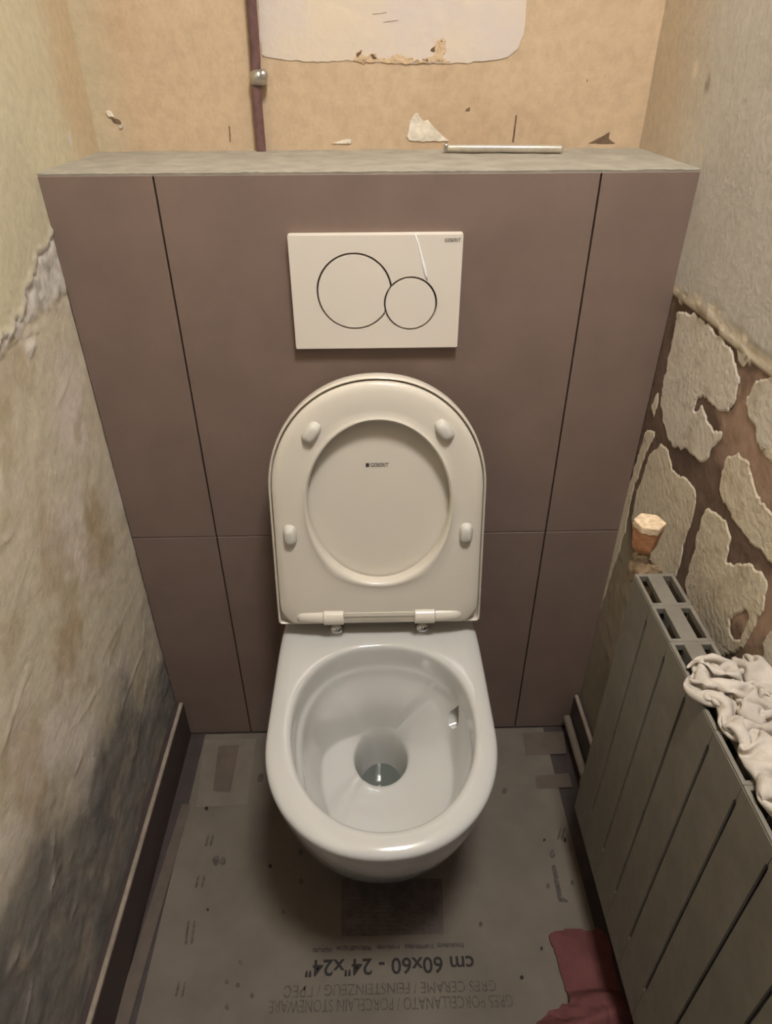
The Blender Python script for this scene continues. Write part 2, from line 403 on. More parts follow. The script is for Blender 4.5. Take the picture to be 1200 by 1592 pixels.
back_patch('plaster_patch', [(410, -120), (402, 0), (403, 60), (408, 90), (450, 95), (500, 97), (545, 95), (620, 99), (700, 99), (745, 97), (785, 92), (805, 78), (815, 50), (819, 0), (822, -120)], 'whitepatch', .0014, .002, 1)
back_patch('broken_plaster', [(548, 92), (555, 78), (566, 84), (580, 82), (600, 90), (630, 86), (655, 92), (676, 84), (672, 72), (680, 60), (692, 62), (696, 78), (690, 90), (700, 97), (650, 101), (600, 98), (565, 97)], 'crumb', .0022, .005, 2, .002)
for i, pts in enumerate([[(552, 84), (564, 76), (562, 84), (555, 92)], [(574, 84), (580, 82), (588, 93), (580, 94)], [(655, 90), (668, 95), (660, 96)], [(669, 76), (678, 70), (676, 82), (668, 80)], [(682, 60), (690, 64), (686, 68)], [(576, 21), (602, 19), (602, 21), (578, 23)], [(594, 34), (620, 31), (620, 33), (596, 36)]]):
    back_patch('dark_crack', pts, 'dark', (.0028 if i < 5 else .0019), .0008, 10+i, .002)
back_patch('paint_chip', [(632, 212), (636, 190), (645, 176), (650, 175), (658, 190), (664, 186), (674, 200), (690, 212), (698, 219), (680, 220), (650, 221), (636, 219)], 'ridge', .0022, .002, 21, .002)
back_patch('paint_chip', [(515, 224), (535, 217), (548, 216), (546, 224)], 'ridge', .002, .001, 22, .002)
back_patch('paint_chip', [(164, 172), (172, 172), (178, 182), (168, 182)], 'ridge', .003, .001, 23, .002)
back_patch('paint_chip', [(184, 196), (192, 190), (193, 200), (187, 202)], 'ridge', .003, .001, 24, .002)
back_patch('paint_chip', [(172, 182), (186, 186), (190, 194), (178, 192)], 'dark', .0012, .001, 29, .002)
for i, pts in enumerate([[(801, 180), (804, 178), (799, 222), (796, 222)], [(724, 170), (731, 166), (730, 174), (722, 174)], [(355, 195), (357, 196), (359, 221), (357, 222)], [(914, 223), (932, 214), (948, 205), (946, 216), (957, 223)], [(911, 125), (914, 122), (913, 129)]]):
    back_patch('dark_crack', pts, 'dark', .0007, .0008, 30+i, .0015)

def plain(name, bm, m_): return tag(obj(name, bm, MT[m_]), kind='structure')
plain('floor', bx((XL-.1, YF-.1, -.06), (XR+.1, D+.1, 0)), 'floor')
plain('ceiling', bx((XL-.1, YF-.1, CEIL), (XR+.1, D+.1, CEIL+.06)), 'ceiling')
bm = bmesh.new()
for lo, hi in (((XL-.1, YF-.08, 0), (-.38, YF, CEIL)), ((.38, YF-.08, 0), (XR+.1, YF, CEIL)), ((-.38, YF-.08, 2.05), (.38, YF, CEIL))): box(bm, lo, hi)
plain('wall_front', bm, 'door')          # the doorway the photographer stands in, open to an unlit hall

# baseboards
def baseboard(name, x0, x1, y0, y1, top_in):
    o = plain(name, bx((min(x0, x1), y0, 0), (max(x0, x1), y1, .104), .0015), 'bb')
    xa, xb = (x0+.0005, x1) if x1 > x0 else (x1, x0-.0005)
    xc = xb-.0085 if x1 > x0 else xa+.0085
    obj('baseboard_cap', bx((min(xc, x1), y0, .1035), (max(xc, x1), y1, .111), .003, 3), MT['bbtop'], o)
baseboard('baseboard_left', XL-.002, -.424, YF, -.002, 0)
baseboard('baseboard_right', XR+.002, .430, YF, -.002, 0)

# --- cistern boxing: core, six tiles with open joints, raw ledge
core = tag(obj('wall_cistern', bx((XL-.004, .010, 0), (XR+.004, D+.002, H-.012)), MT['core']), kind='structure')
sx = .0107; jt = .0013; tz = H-.6+.004
def tile(x0, x1, z0, z1):
    o = obj('tile', bx((x0, 0, z0), (x1, .0105, z1), .0006, 1), MT['tile']); setp(o, core)
cols = [(XL+.001, sx-.3-jt), (sx-.3+jt, sx+.3-jt), (sx+.3+jt, XR-.001)]
for a, b in cols:
    tile(a, b, .003, tz-.0009); tile(a, b, tz+.0009, H-.0035)
bm = bmesh.new()
U = np.linspace(XL, XR, 120); V = np.linspace(.0006, D, 26)
g = [[bm.verts.new((x, y, H + .0012*fb(x, y, 130, 16) - (.0018*abs(fb(x, y, 131, 60)) if y < .01 else 0))) for x in U] for y in V]
for j in range(25):
    for i in range(119): bm.faces.new((g[j][i], g[j][i+1], g[j+1][i+1], g[j+1][i]))
low = [bm.verts.new((x, .0014, H-.0046)) for x in U]
for i in range(119): bm.faces.new((low[i], low[i+1], g[0][i+1], g[0][i]))
# raw front lip stays just behind the tile faces
setp(obj('ledge', bm, MT['ledge'], None, True, 40), core)

# ------------------------------------------------------------------ toilet
TX = .004; RIM = .41
toilet = thing('wall_hung_toilet', (TX, 0, 0), 'white wall-hung toilet with its lid and seat raised against the taupe tiles', 'toilet')
def sgnpow(c, e): return math.copysign(abs(c)**e, c)
def dring(w_, yf, yb, yc, z, nf=2.15, nb=7., n=96, cx=TX):
    P = []
    for k in range(n):
        a = 2*math.pi*k/n; c, s = math.cos(a), math.sin(a)
        if s >= 0: P.append(Vector((cx + w_*sgnpow(c, 2/nb), yc + (yb-yc)*abs(s)**(2/nb), z)))
        else: P.append(Vector((cx + w_*sgnpow(c, 2/nf), yc - (yc-yf)*abs(s)**(2/nf), z)))
    return P
def make_bowl():
    n = 96; R = []
    YB = -.0015; w0, f0 = .1785, -.521
    # outside from the underside up
    for z, w_, yf, yc in [(.060, .085, -.24, -.12), (.062, .100, -.27, -.14), (.075, .113, -.305, -.17), (.11, .130, -.372, -.21), (.16, .143, -.420, -.24), (.21, .153, -.454, -.26), (.27, .164, -.483, -.285), (.33, .172, -.505, -.305), (.375, .1765, -.516, -.315), (.396, w0, f0, -.32)]:
        R.append(dring(w_, yf, YB, yc, z))
    # crowned rim: a tight outer edge that runs into a gently arched top
    for o, dz in ((.0004, -.0110), (.0016, -.0078), (.0040, -.0052), (.0075, -.0034), (.0115, -.0020), (.016, -.0009), (.021, -.0002), (.026, .0002)):
        R.append(dring(w0-o, f0+o, YB-o*.3, -.32, RIM+dz))
    # opening
    ox, oa, oyb, oyf, oyc = TX+.003, .1425, -.143, -.484, -.30
    def opening(off, z): return dring(oa+off, oyf-off, oyb+off, oyc, z, 2.1, 2.25, n, ox)
    R.append(opening(.011, RIM))
    for a in (30, 60, 85):
        a = math.radians(a); R.append(opening(.010-.010*math.sin(a), RIM-.010*(1-math.cos(a))))
    SX, SY, SZ = TX-.0005, -.234, .222
    top = opening(0, RIM); smp = [Vector((SX + .0490*math.cos(2*math.pi*k/n), SY + .0575*math.sin(2*math.pi*k/n), SZ)) for k in range(n)]
    def prof(k):
        a = math.degrees(2*math.pi*k/n) % 360          # 0 right, 90 back, 180 left, 270 front
        back = sstep(46, 60, a)*sstep(172, 128, a)     # no plateau behind the outlet
        led = sstep(25, 70, a)*sstep(226, 198, a)      # flush ledge: left and back
        right = sstep(290, 350, a) if a > 180 else sstep(75, 40, a)
        left = sstep(100, 150, a)*sstep(255, 205, a)
        tw = .20 + .20*left + .06*right
        tw = tw*(1-back) + .93*back
        zf = .240 + .022*right + .006*left + (.055*sstep(0, 52, a) if a < 100 else 0)
        zf = zf*(1-back) + .232*back
        i1 = .012; l1 = .11*led
        P = [(i1*.3, .385), (i1, .366), (i1+l1*.35, .3605), (i1+l1*.8, .357), (i1+l1+.01, .350), (i1+l1+.03, .335)]
        t0, z0 = P[-1]
        for s, zz in ((.25, .74), (.5, .44), (.72, .20), (.9, .06), (1.0, .0)):
            # wall from ledge down to foot
            t = t0 + (tw-t0)*s**(1.25-.8*back); P.append((t, zf + (z0-zf)*zz))
        for s in (.2, .45, .7, .88, 1.0):
            zz = zf + (SZ+.001-zf)*(s*(.75+.25*s))
            P.append((tw + (1-tw)*s, zz))
        # step in the plateau on the front left
        st = sstep(205, 217, a)*sstep(236, 219, a)
        if st:
            P = [(t, z - .008*st if 9 < i < 16 else z) for i, (t, z) in enumerate(P)]
        return P
    pr = [prof(k) for k in range(n)]
    for i in range(len(pr[0])):
        ring = []
        for k in range(n):
            t, z = pr[k][i]; a = top[k]; b = smp[k]
            ring.append(Vector((a.x + (b.x-a.x)*t, a.y + (b.y-a.y)*t, z)))
        R.append(ring)
    for z, s in ((SZ-.006, .965), (SZ-.018, .93), (.185, .88), (.155, .82), (.125, .74), (.100, .66), (.092, .4), (.090, .1)):
        R.append([Vector((SX + (p.x-SX)*s, SY + (p.y-SY)*s, z)) for p in smp])
    bm = bmesh.new(); loft(bm, R); bmesh.ops.recalc_face_normals(bm, faces=bm.faces)
    o = obj('bowl', bm, MT['ceramic'], None, True)
    # flush outlet in the right inner wall: a teardrop pocket cut out
    tr = BVHTree.FromPolygons([v.co[:] for v in o.data.vertices], [list(p.vertices) for p in o.data.polygons])
    q = tr.ray_cast(Vector(CAM['loc']), (CF + CR*((709-600)/CAM['f']) + CU*((796-1122)/CAM['f'])).normalized())[0]
    cut = bmesh.new(); tear = []
    for k in range(28):
        a = 2*math.pi*k/28; s_ = math.sin(a); wv = .0165*math.cos(a)*(1-.62*max(0, s_)**1.2)
        tear.append((wv, .024*s_ + .010*max(0, s_)**3))
    loft(cut, [[Vector((q.x - .030, q.y + u, q.z + v)) for u, v in tear], [Vector((q.x + .030, q.y + u*.8+.014, q.z + v*.8 + .004)) for u, v in tear]])
    bmesh.ops.recalc_face_normals(cut, faces=cut.faces)
    co = obj('cutter', cut, MT['ceramic'])
    sub = o.modifiers.new('sub', 'SUBSURF'); sub.levels = 1; sub.render_levels = 1
    bo = o.modifiers.new('cut', 'BOOLEAN'); bo.object = co; bo.operation = 'DIFFERENCE'; bo.solver = 'EXACT'
    bpy.context.view_layer.update()
    me = bpy.data.meshes.new_from_object(o.evaluated_get(bpy.context.evaluated_depsgraph_get()))
    o.modifiers.clear(); o.data = me; me.name = 'bowl'
    bpy.data.objects.remove(co)
    for p in me.polygons: p.use_smooth = True
    me.set_sharp_from_angle(angle=math.radians(40))
    setp(o, toilet)
    bm = bmesh.new(); vs = [bm.verts.new((TX+.0385*math.cos(2*math.pi*k/48), -.234+.045*math.sin(2*math.pi*k/48), .142)) for k in range(48)]; bm.faces.new(vs)
    setp(obj('water', bm, MT['water']), toilet)
make_bowl()

# seat and lid stand in a plane leaning back from the hinge line
SO = Vector((TX, -.115, .430)); AL = math.radians(7)
SV = Vector((0, math.sin(AL), math.cos(AL))); SN = Vector((0, -math.cos(AL), math.sin(AL)))
def sp(u, v, h): return SO + Vector((u, 0, 0)) + SV*v + SN*h
def seat_outline(wb, wm, v0, vm, vt, n=96, corner=None):
    """D outline: straight bottom at v0, widest wm at vm, round top at vt"""
    P = []
    m = n//2
    for k in range(m+1):
        a = math.pi*k/m; P.append((wm*sgnpow(math.cos(a), 2/2.1), vm + (vt-vm)*abs(math.sin(a))**(2/2.1)))
    side = 14
    c = corner or (.006, .006)
    for k in range(1, side+1):
        t = k/side; P.append((-(wm + (wb-wm)*t), vm + (v0+c[1]-vm)*t))
    # corner: cut to c
    P.append((-(wb-c[0]*.4), v0+c[1]*.35)); P.append((-(wb-c[0]), v0))
    for k in range(1, 14): P.append((-(wb-c[0]) + 2*(wb-c[0])*k/14, v0))
    P.append((wb-c[0], v0)); P.append((wb-c[0]*.4, v0+c[1]*.35))
    for k in range(side, 0, -1):
        t = k/side; P.append((wm + (wb-wm)*t, vm + (v0+c[1]-vm)*t))
    return P
def offset_loop(lp, d):
    n = len(lp); out = []
    A = sum(lp[k][0]*lp[(k+1) % n][1] - lp[(k+1) % n][0]*lp[k][1] for k in range(n)); sg = 1 if A > 0 else -1
    for k in range(n):
        p0, p1, p2 = Vector(lp[k-1]), Vector(lp[k]), Vector(lp[(k+1) % n])
        t = ((p1-p0).normalized() + (p2-p1).normalized()).normalized(); nn = Vector((-t.y, t.x))*sg
        out.append((p1.x + nn.x*d, p1.y + nn.y*d))
    return out
lid_out = seat_outline(.1780, .1745, .010, .262, .4540)
def make_lid():
    R = []
    L = lid_out
    for d, h in ((.05, -.030), (.012, -.030), (.004, -.028), (.0008, -.022), (0, -.014), (0, .0), (.0008, .0028), (.0022, .0037), (.0036, .0028), (.0043, .0), (.0044, -.0070), (.012, -.0078), (.05, -.008)):
        R.append([sp(*p, h) for p in offset_loop(L, d)])
    bm = bmesh.new(); loft(bm, R, True, True)
    bmesh.ops.recalc_face_normals(bm, faces=bm.faces)
    return setp(obj('lid', bm, MT['plastic'], None, True, 50), toilet)
lid = make_lid()
# ring: convex front face between outer outline and oval hole
ring_out = seat_outline(.172, .1685, .014, .262, .4475, corner=(.022, .030))
def ray_to(loop, c, a):
    d = Vector((math.cos(a), math.sin(a))); best = None; n = len(loop)
    for k in range(n):
        p, q = Vector(loop[k])-c, Vector(loop[(k+1) % n])-c; e = q-p
        den = d.x*e.y - d.y*e.x
        if abs(den) < 1e-12: continue
        t = (p.x*e.y - p.y*e.x)/den; s = (p.x*d.y - p.y*d.x)/den
        if t > 0 and -1e-6 <= s <= 1+1e-6 and (best is None or t > best): best = t
    return c + d*best
def make_ring():
    c = Vector((.0015, .245)); n = 160; R = []
    ha, hb = .1145, .143
    outer = [ray_to(ring_out, c, 2*math.pi*k/n) for k in range(n)]
    hole = [c + Vector((ha*math.cos(2*math.pi*k/n), hb*math.sin(2*math.pi*k/n))) for k in range(n)]
    prof = [(0, -.0045), (0, .005), (.012, .0085), (.04, .0105), (.2, .0125), (.45, .0135), (.68, .0132), (.84, .0132), (.885, .0145), (.93, .0158), (.965, .0148), (.99, .011), (1.0, .006), (1.0, -.0045)]
    for t, h in prof:
        R.append([sp(*(o.lerp(i, t)), h) for o, i in zip(outer, hole)])
    bm = bmesh.new(); RR = loft(bm, R, False, False)
    for k in range(n): bm.faces.new((RR[-1][k], RR[-1][(k+1) % n], RR[0][(k+1) % n], RR[0][k]))
    bmesh.ops.recalc_face_normals(bm, faces=bm.faces)
    return setp(obj('seat_ring', bm, MT['plastic'], None, True, 50), toilet)
ring = make_ring()
def child(o, parent):
    """sub-part under a part whose own origin sits at the world origin"""
    o.parent = parent; return o
for u, v, rot in ((-.0995, .3715, -35), (.1025, .3725, 35), (-.1435, .1955, 0), (.1435, .1945, 0)):
    bm = bmesh.new(); R = []
    for s, h in ((1.12, .010), (1.08, .0135), (1.0, .0165), (.88, .0205), (.70, .0232), (.42, .0245)):
        ring_ = []
        for k in range(32):
            a = 2*math.pi*k/32; x = .0105*s*sgnpow(math.cos(a), .8); y = .0175*s*sgnpow(math.sin(a), .75)
            r_ = math.radians(rot); ring_.append(sp(u + x*math.cos(r_) - y*math.sin(r_)*(1), v + x*math.sin(r_) + y*math.cos(r_), h))
        R.append(ring_)
    loft(bm, R); bmesh.ops.recalc_face_normals(bm, faces=bm.faces)
    o = obj('bumper', bm, MT['bumper'], None, True, 60); o.parent = ring; o.matrix_parent_inverse = Matrix.Identity(4)
# hinge barrels, fillets, rod and chrome bolts
def capsule_x(u0, u1, v, h, r0, r1, n=20, e=.0015):
    bm = bmesh.new(); R = []
    for t, rr in ((0, .55), (.0, .9), (.04, 1), (.96, 1), (1, .9), (1, .55)):
        u = u0 + (u1-u0)*t; r = (r0 + (r1-r0)*t)*rr
        R.append([sp(u, v + r*math.cos(2*math.pi*k/n), h + r*math.sin(2*math.pi*k/n)) for k in range(n)])
    loft(bm, R); bmesh.ops.recalc_face_normals(bm, faces=bm.faces); return bm
for s in (-1, 1):
    c = TX*0
    setp(obj('hinge', capsule_x(s*.0615, s*.097, .030, .008, .0152, .0152), MT['plastic'], None, True, 40), toilet)
    bm = bmesh.new(); R = []
    for t in range(9):
        q = t/8; u = s*(.0975 + .050*q); r = .0142*(1-.12*q)*math.sqrt(max(.02, 1-max(0, (q-.72)/.28)**2*.98))
        R.append([sp(u, .030 + .001*q + r*.95*math.cos(2*math.pi*k/20), .006 - .002*q + r*math.sin(2*math.pi*k/20)) for k in range(20)])
    loft(bm, R); bmesh.ops.recalc_face_normals(bm, faces=bm.faces)
    o = obj('hinge_sleeve', bm, MT['plastic'], None, True, 60); o.parent = ring
    p = Vector((TX + s*.0775, -.099, RIM))
    bm = bmesh.new(); lathe(bm, [(.0, .0), (.0135, .0), (.0135, .004), (.0122, .008), (.0092, .0115), (.005, .0138), (0, .0145)], p, (0, -.35, 1), 24)
    setp(obj('hinge_bolt', bm, MT['chrome'], None, True, 60), toilet)
bm = bmesh.new(); box(bm, (-.064, 0, 0), (.064, 1, 1))
for v in bm.verts: v.co = sp(v.co.x, .030 + .013*v.co.y, -.002 + .0165*v.co.z)
bmesh.ops.bevel(bm, geom=list(bm.edges), offset=.003, segments=3, affect='EDGES')
o = obj('hinge_bar', bm, MT['plastic'], None, True, 40); o.parent = ring

# printed words
def text_mesh(body, height, width=None, bold=0.0, shear=0.0):
    c = bpy.data.curves.new('t', 'FONT'); c.body = body; c.size = 1; c.align_x = 'CENTER'; c.offset = bold; c.shear = shear; c.resolution_u = 3
    o = bpy.data.objects.new('t', c); COL.objects.link(o); bpy.context.view_layer.update()
    me = bpy.data.meshes.new_from_object(o.evaluated_get(bpy.context.evaluated_depsgraph_get()))
    bpy.data.objects.remove(o); bpy.data.curves.remove(c)
    co = np.array([v.co[:] for v in me.vertices]); lo, hi = co.min(0), co.max(0)
    sy = height/(hi[1]-lo[1]); sx_ = (width/(hi[0]-lo[0])) if width else sy
    for v in me.vertices: v.co = ((v.co.x-(lo[0]+hi[0])/2)*sx_, (v.co.y-(lo[1]+hi[1])/2)*sy, 0)
    return me
def put_text(name, body, height, width, origin, ux, uy, m_, parent, bold=0.0):
    me = text_mesh(body, height, width, bold); ux, uy = Vector(ux), Vector(uy); O = Vector(origin)
    for v in me.vertices: v.co = O + ux*v.co.x + uy*v.co.y
    o = link(name, me, MT[m_], None, False)
    if parent.parent: o.parent = parent
    else: setp(o, parent)
    return o
put_text('printed_word', 'GEBERIT', .0068, .029, sp(.0035, .3085, -.0077), (1, 0, 0), SV, 'ink', lid, .01)
bm = bmesh.new(); vs = [bm.verts.new(sp(*p, -.0077)) for p in [(-.0182, .3052), (-.0128, .3052), (-.0128, .3118), (-.0182, .3118)]]; bm.faces.new(vs)
o = obj('printed_square', bm, MT['ink']); o.parent = lid

# ------------------------------------------------------------------ flush plate
FP = Vector((.0059, -.012, .9869))
plate = thing('flush_plate', (FP.x, 0, FP.z), 'white dual flush plate with two overlapping round buttons on the tiles above the toilet', 'flush plate')
c1, r1 = Vector((-.0255-FP.x, .990-FP.z)), .0533
c2, r2 = Vector((.0557-FP.x, .9724-FP.z)), .0376
def circ(c, r, n=96): return [(c.x + r*math.cos(2*math.pi*k/n), c.y + r*math.sin(2*math.pi*k/n)) for k in range(n)]
def union(ca, ra, cb, rb):
    P = [p for p in circ(ca, ra, 128) if (Vector(p)-cb).length > rb]; Q = [p for p in circ(cb, rb, 96) if (Vector(p)-ca).length > ra]
    d = (cb-ca).length; x = (d*d + ra*ra - rb*rb)/(2*d); y = math.sqrt(ra*ra-x*x); e = (cb-ca)/d; nn = Vector((-e.y, e.x))
    I = [tuple(ca+e*x+nn*y), tuple(ca+e*x-nn*y)]
    # start each arc right after the gap
    def order(L, c):
        a = [math.atan2(p[1]-c.y, p[0]-c.x) for p in L]
        g = max(range(len(L)), key=lambda k: (a[k]-a[k-1]) % (2*math.pi))
        return L[g:] + L[:g]
    return order(P, ca) + [I[1]] + order(Q, cb) + [I[0]]
def minus(ca, ra, cb, rb):
    P = [p for p in circ(ca, ra, 128) if (Vector(p)-cb).length > rb]
    a = [math.atan2(p[1]-ca.y, p[0]-ca.x) for p in P]; g = max(range(len(P)), key=lambda k: (a[k]-a[k-1]) % (2*math.pi)); P = P[g:]+P[:g]
    Q = [p for p in circ(cb, rb, 96) if (Vector(p)-ca).length < ra]
    a = [math.atan2(p[1]-cb.y, p[0]-cb.x) for p in Q]; g = max(range(len(Q)), key=lambda k: (a[k]-a[k-1]) % (2*math.pi)); Q = Q[g:]+Q[:g]
    return P + Q[::-1]
def fpl(u, v, h): return (FP.x + u, -h, FP.z + v)
gp = .0004
rect = []
for cx_, cy_, a0 in ((.1195, .0785, 0), (-.1195, .0785, 90), (-.1195, -.0785, 180), (.1195, -.0785, 270)):
    for k in range(5):
        a = math.radians(a0 + k*22.5); rect.append((cx_ + .0035*math.cos(a), cy_ + .0035*math.sin(a)))
bm = bmesh.new(); slab(bm, [rect, union(c1, r1+gp, c2, r2+gp)], fpl, .0125, .0012)
setp(obj('plate_face', bm, MT['plate'], None, True, 25), plate)
bm = bmesh.new(); slab(bm, [minus(c1, r1-gp, c2, r2+gp)], fpl, .0128, .0010)
setp(obj('flush_button', bm, MT['plate'], None, True, 25), plate)
bm = bmesh.new(); slab(bm, [circ(c2, r2-gp)], fpl, .0128, .0010)
setp(obj('flush_button', bm, MT['plate'], None, True, 25), plate)
bm = bmesh.new(); slab(bm, [[(p[0]*.97, p[1]*.97) for p in rect]], fpl, .006, 0)
setp(obj('back_plate', bm, MT['ink']), plate)
put_text('printed_word', 'GEBERIT', .0050, .0225, (.1130, -.01275, 1.0603), (1, 0, 0), (0, 0, 1), 'ink', plate, .01)
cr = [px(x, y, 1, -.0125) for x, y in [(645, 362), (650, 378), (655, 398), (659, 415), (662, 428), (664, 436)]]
bm = bmesh.new(); tube(bm, [(p.x, -.0122, p.z) for p in cr], [.0006, .0012, .0014, .0026, .0022, .0008], 8)  # raised white streak stands in for a light reflection on the plate
o = setp(obj('film_glint', bm, MT['film'], None, True), plate); o['label'] = 'white streak modelled as a light reflection on the plate'

# ------------------------------------------------------------------ pipe on the back wall, strip on the ledge
a = px(405, 228, 1, D-.012); b = px(391, 0, 1, D-.012)
def pz(z): t = (z-a.z)/(b.z-a.z); return (a.x + (b.x-a.x)*t, D-.0125, z)
pipe = thing('wall_pipe', pz(H), 'thin maroon painted pipe running up the tan wall beside the white plaster patch', 'pipe')
bm = bmesh.new()
zs = [H-.002, H+.03, H+.07, H+.10, H+.13, H+.2, 1.5, CEIL-.002]
tube(bm, [(pz(z)[0] + .001*math.sin(z*40), pz(z)[1], z) for z in zs], .0078, 14)
setp(obj('pipe_tube', bm, MT['pipe'], None, True, 60), pipe)
q = px(402, 121, 1, D-.012)
bm = bmesh.new(); lathe(bm, [(.0075, -.010), (.0115, -.0085), (.0135, -.004), (.014, .001), (.0125, .006), (.0095, .010), (.0075, .011)], (q.x, D-.0125, q.z), (0, 0, 1), 20)
setp(obj('pipe_collar', bm, MT['steel'], None, True, 60), pipe)
bm = bmesh.new(); lathe(bm, [(.004, -.002), (.0065, 0), (.0065, .004), (.004, .006), (0, .0065)], (q.x+.009, D-.0225, q.z+.004), (.5, -1, .3), 16)
setp(obj('collar_screw', bm, MT['steel'], None, True, 60), pipe)
bm = bmesh.new(); pa = px(688, 238, 2, H+.003); pb = px(870, 240, 2, H+.003)
pa = Vector((.118, .192, H+.0015)); pb = Vector((.299, .172, H+.0015))
dv = (pb-pa).normalized(); nv = Vector((-dv.y, dv.x, 0)); L_ = (pb-pa).length
box(bm, (0, 0, 0), (L_, .017, .0105), .004, 3)
for v in bm.verts: v.co = pa + dv*v.co.x + nv*v.co.y + Vector((0, 0, v.co.z))
strip = tag(obj('metal_strip', bm, MT['alu'], None, True, 40), 'slim silver metal strip lying on the plaster ledge', 'metal strip')
bm = bmesh.new(); box(bm, (-.0025, -.001, 0), (.004, .019, .012), .002, 3)
for v in bm.verts: v.co = pa + dv*v.co.x + nv*v.co.y + Vector((0, 0, v.co.z))
obj('end_cap', bm, MT['steel'], strip, True, 40)

# ------------------------------------------------------------------ radiator
RX0, RX1, RT, RB = .348, .401, .692, .156
RY0 = -.297; PIT = .0640; NEL = 9
rad = thing('sectional_radiator', (.376, RY0-PIT*NEL/2, RB), 'grey cream sectional radiator with a slotted top on the right wall', 'radiator')
def element_mesh():
    """one section, y from 0 down to -PIT"""
    bm = bmesh.new(); g_ = .0023; e = .0001; zt, zb = .664, .240
    # front plate: full width at head and foot, narrowed between for the open joint
    out = [(-e, RB), (-e, zb-.004), (-g_, zb), (-g_, zt), (-e, zt+.004), (-e, RT-.003), (-PIT+e, RT-.003), (-PIT+e, zt+.004), (-PIT+g_, zt), (-PIT+g_, zb), (-PIT+e, zb-.004), (-PIT+e, RB)]
    slab(bm, [out], lambda u, v, h: (RX0 + .003 - h, u, v), .003, .0004)
    # head: rails and cross bars leave two openings
    for x0, x1 in ((RX0+.0004, .3530), (.3640, .3845), (.3960, RX1)):
        box(bm, (x0, -PIT+e, RT-.010), (x1, -e, RT), .0012, 2)
    box(bm, (RX0+.002, -.0055, RT-.010), (RX1-.001, -e, RT-.0003), .0008, 1)
    box(bm, (RX0+.002, -PIT+e, RT-.010), (RX1-.001, -PIT+.0055, RT-.0003), .0008, 1)
    # rear plate, central water way, inner fins
    box(bm, (RX1-.002, -PIT+.002, RB+.02), (RX1, -.002, RT-.008))
    box(bm, (.366, -PIT/2-.013, RB+.01), (.383, -PIT/2+.013, RT-.008), .005, 2)
    box(bm, (.3555, -PIT+.003, RB+.03), (.3572, -.003, RT-.03))
    box(bm, (RX0+.002, -PIT/2-.0012, RB+.03), (.367, -PIT/2+.0012, RT-.05))
    box(bm, (.382, -PIT/2-.0012, RB+.03), (RX1-.002, -PIT/2+.0012, RT-.05))
    box(bm, (.356, -PIT+e, RB), (.394, -e, RB+.04), .005, 2)
    me = bpy.data.meshes.new('radiator_section'); bm.normal_update(); bm.to_mesh(me); bm.free()
    return me
em = element_mesh()
link('radiator_section', em, MT['rad'], None, False)
o0 = COL.objects['radiator_section']
for i in range(NEL):
    o = o0 if i == 0 else o0.copy()
    if i: COL.objects.link(o)
    o.location = (0, RY0 - i*PIT, 0); setp(o, rad)
# valve with a hex cap at the head end, and its tail into the wall
VX, VY = .3745, -.250
valve = thing('radiator_valve', (VX, VY, .64), 'peach hexagonal valve cap on a dirty brass radiator valve near the tiles', 'valve')
bm = bmesh.new(); R = []
for z, r in ((.698, .0135), (.704, .0155), (.722, .0180), (.740, .0205), (.7425, .0200)):
    ring_ = []
    for k in range(6):
        a0 = 2*math.pi*(k-.5)/6 + .25; a1 = 2*math.pi*(k+.5)/6 + .25
        for t in (.03, .5, .97):
            p = Vector((math.cos(a0), math.sin(a0))).lerp(Vector((math.cos(a1), math.sin(a1))), t); ring_.append(Vector((VX + p.x*r*1.04, VY + p.y*r*1.04, z)))
    R.append(ring_)
loft(bm, R); bmesh.ops.recalc_face_normals(bm, faces=bm.faces)
cap = setp(obj('valve_cap', bm, MT['knob'], None, False), valve)
bm = bmesh.new(); R = []
for z, r in ((.735, .0201), (.741, .0209), (.7445, .0203), (.7454, .0160), (.7447, .0095), (.7441, .0050)):
    ring_ = []
    for k in range(6):
        a0 = 2*math.pi*(k-.5)/6 + .25; a1 = 2*math.pi*(k+.5)/6 + .25
        for t in (.04, .27, .5, .73, .96):
            p = Vector((math.cos(a0), math.sin(a0))).lerp(Vector((math.cos(a1), math.sin(a1))), t)
            dz = (.0035*fb(p.x, p.y, 300, 2.5, 3) if z < .738 else 0)
            ring_.append(Vector((VX + p.x*r*1.04, VY + p.y*r*1.04, z + dz)))
    R.append(ring_)
loft(bm, R); bmesh.ops.recalc_face_normals(bm, faces=bm.faces)
setp(obj('cap_top', bm, MT['knobtop'], None, True, 30), valve)
bm = bmesh.new(); lathe(bm, [(.010, -.05), (.013, -.046), (.014, -.02), (.011, -.012), (.0125, -.004), (.0095, .004), (.009, .012)], (VX, VY, .692), (0, 0, 1), 20)
tube(bm, [(VX, VY+.006, .665), (VX, RY0+.014, .672)], .0115, 14)
setp(obj('valve_body', bm, MT['brass'], None, True, 50), valve)
bm = bmesh.new(); lathe(bm, [(.010, 0), (.0165, .0), (.0175, .004), (.0165, .012), (.010, .013)], (VX+.001, RY0+.014, .680), (0, -1, .1), 6)
setp(obj('union_nut', bm, MT['brass']), valve)
bm = bmesh.new(); tube(bm, [(VX, VY-.002, .650), (VX+.018, VY-.022, .640), (XR-.03, VY-.055, .62), (XR+.002, VY-.065, .61)], .009, 14)
setp(obj('valve_tail', bm, MT['brass'], None, True, 60), valve)
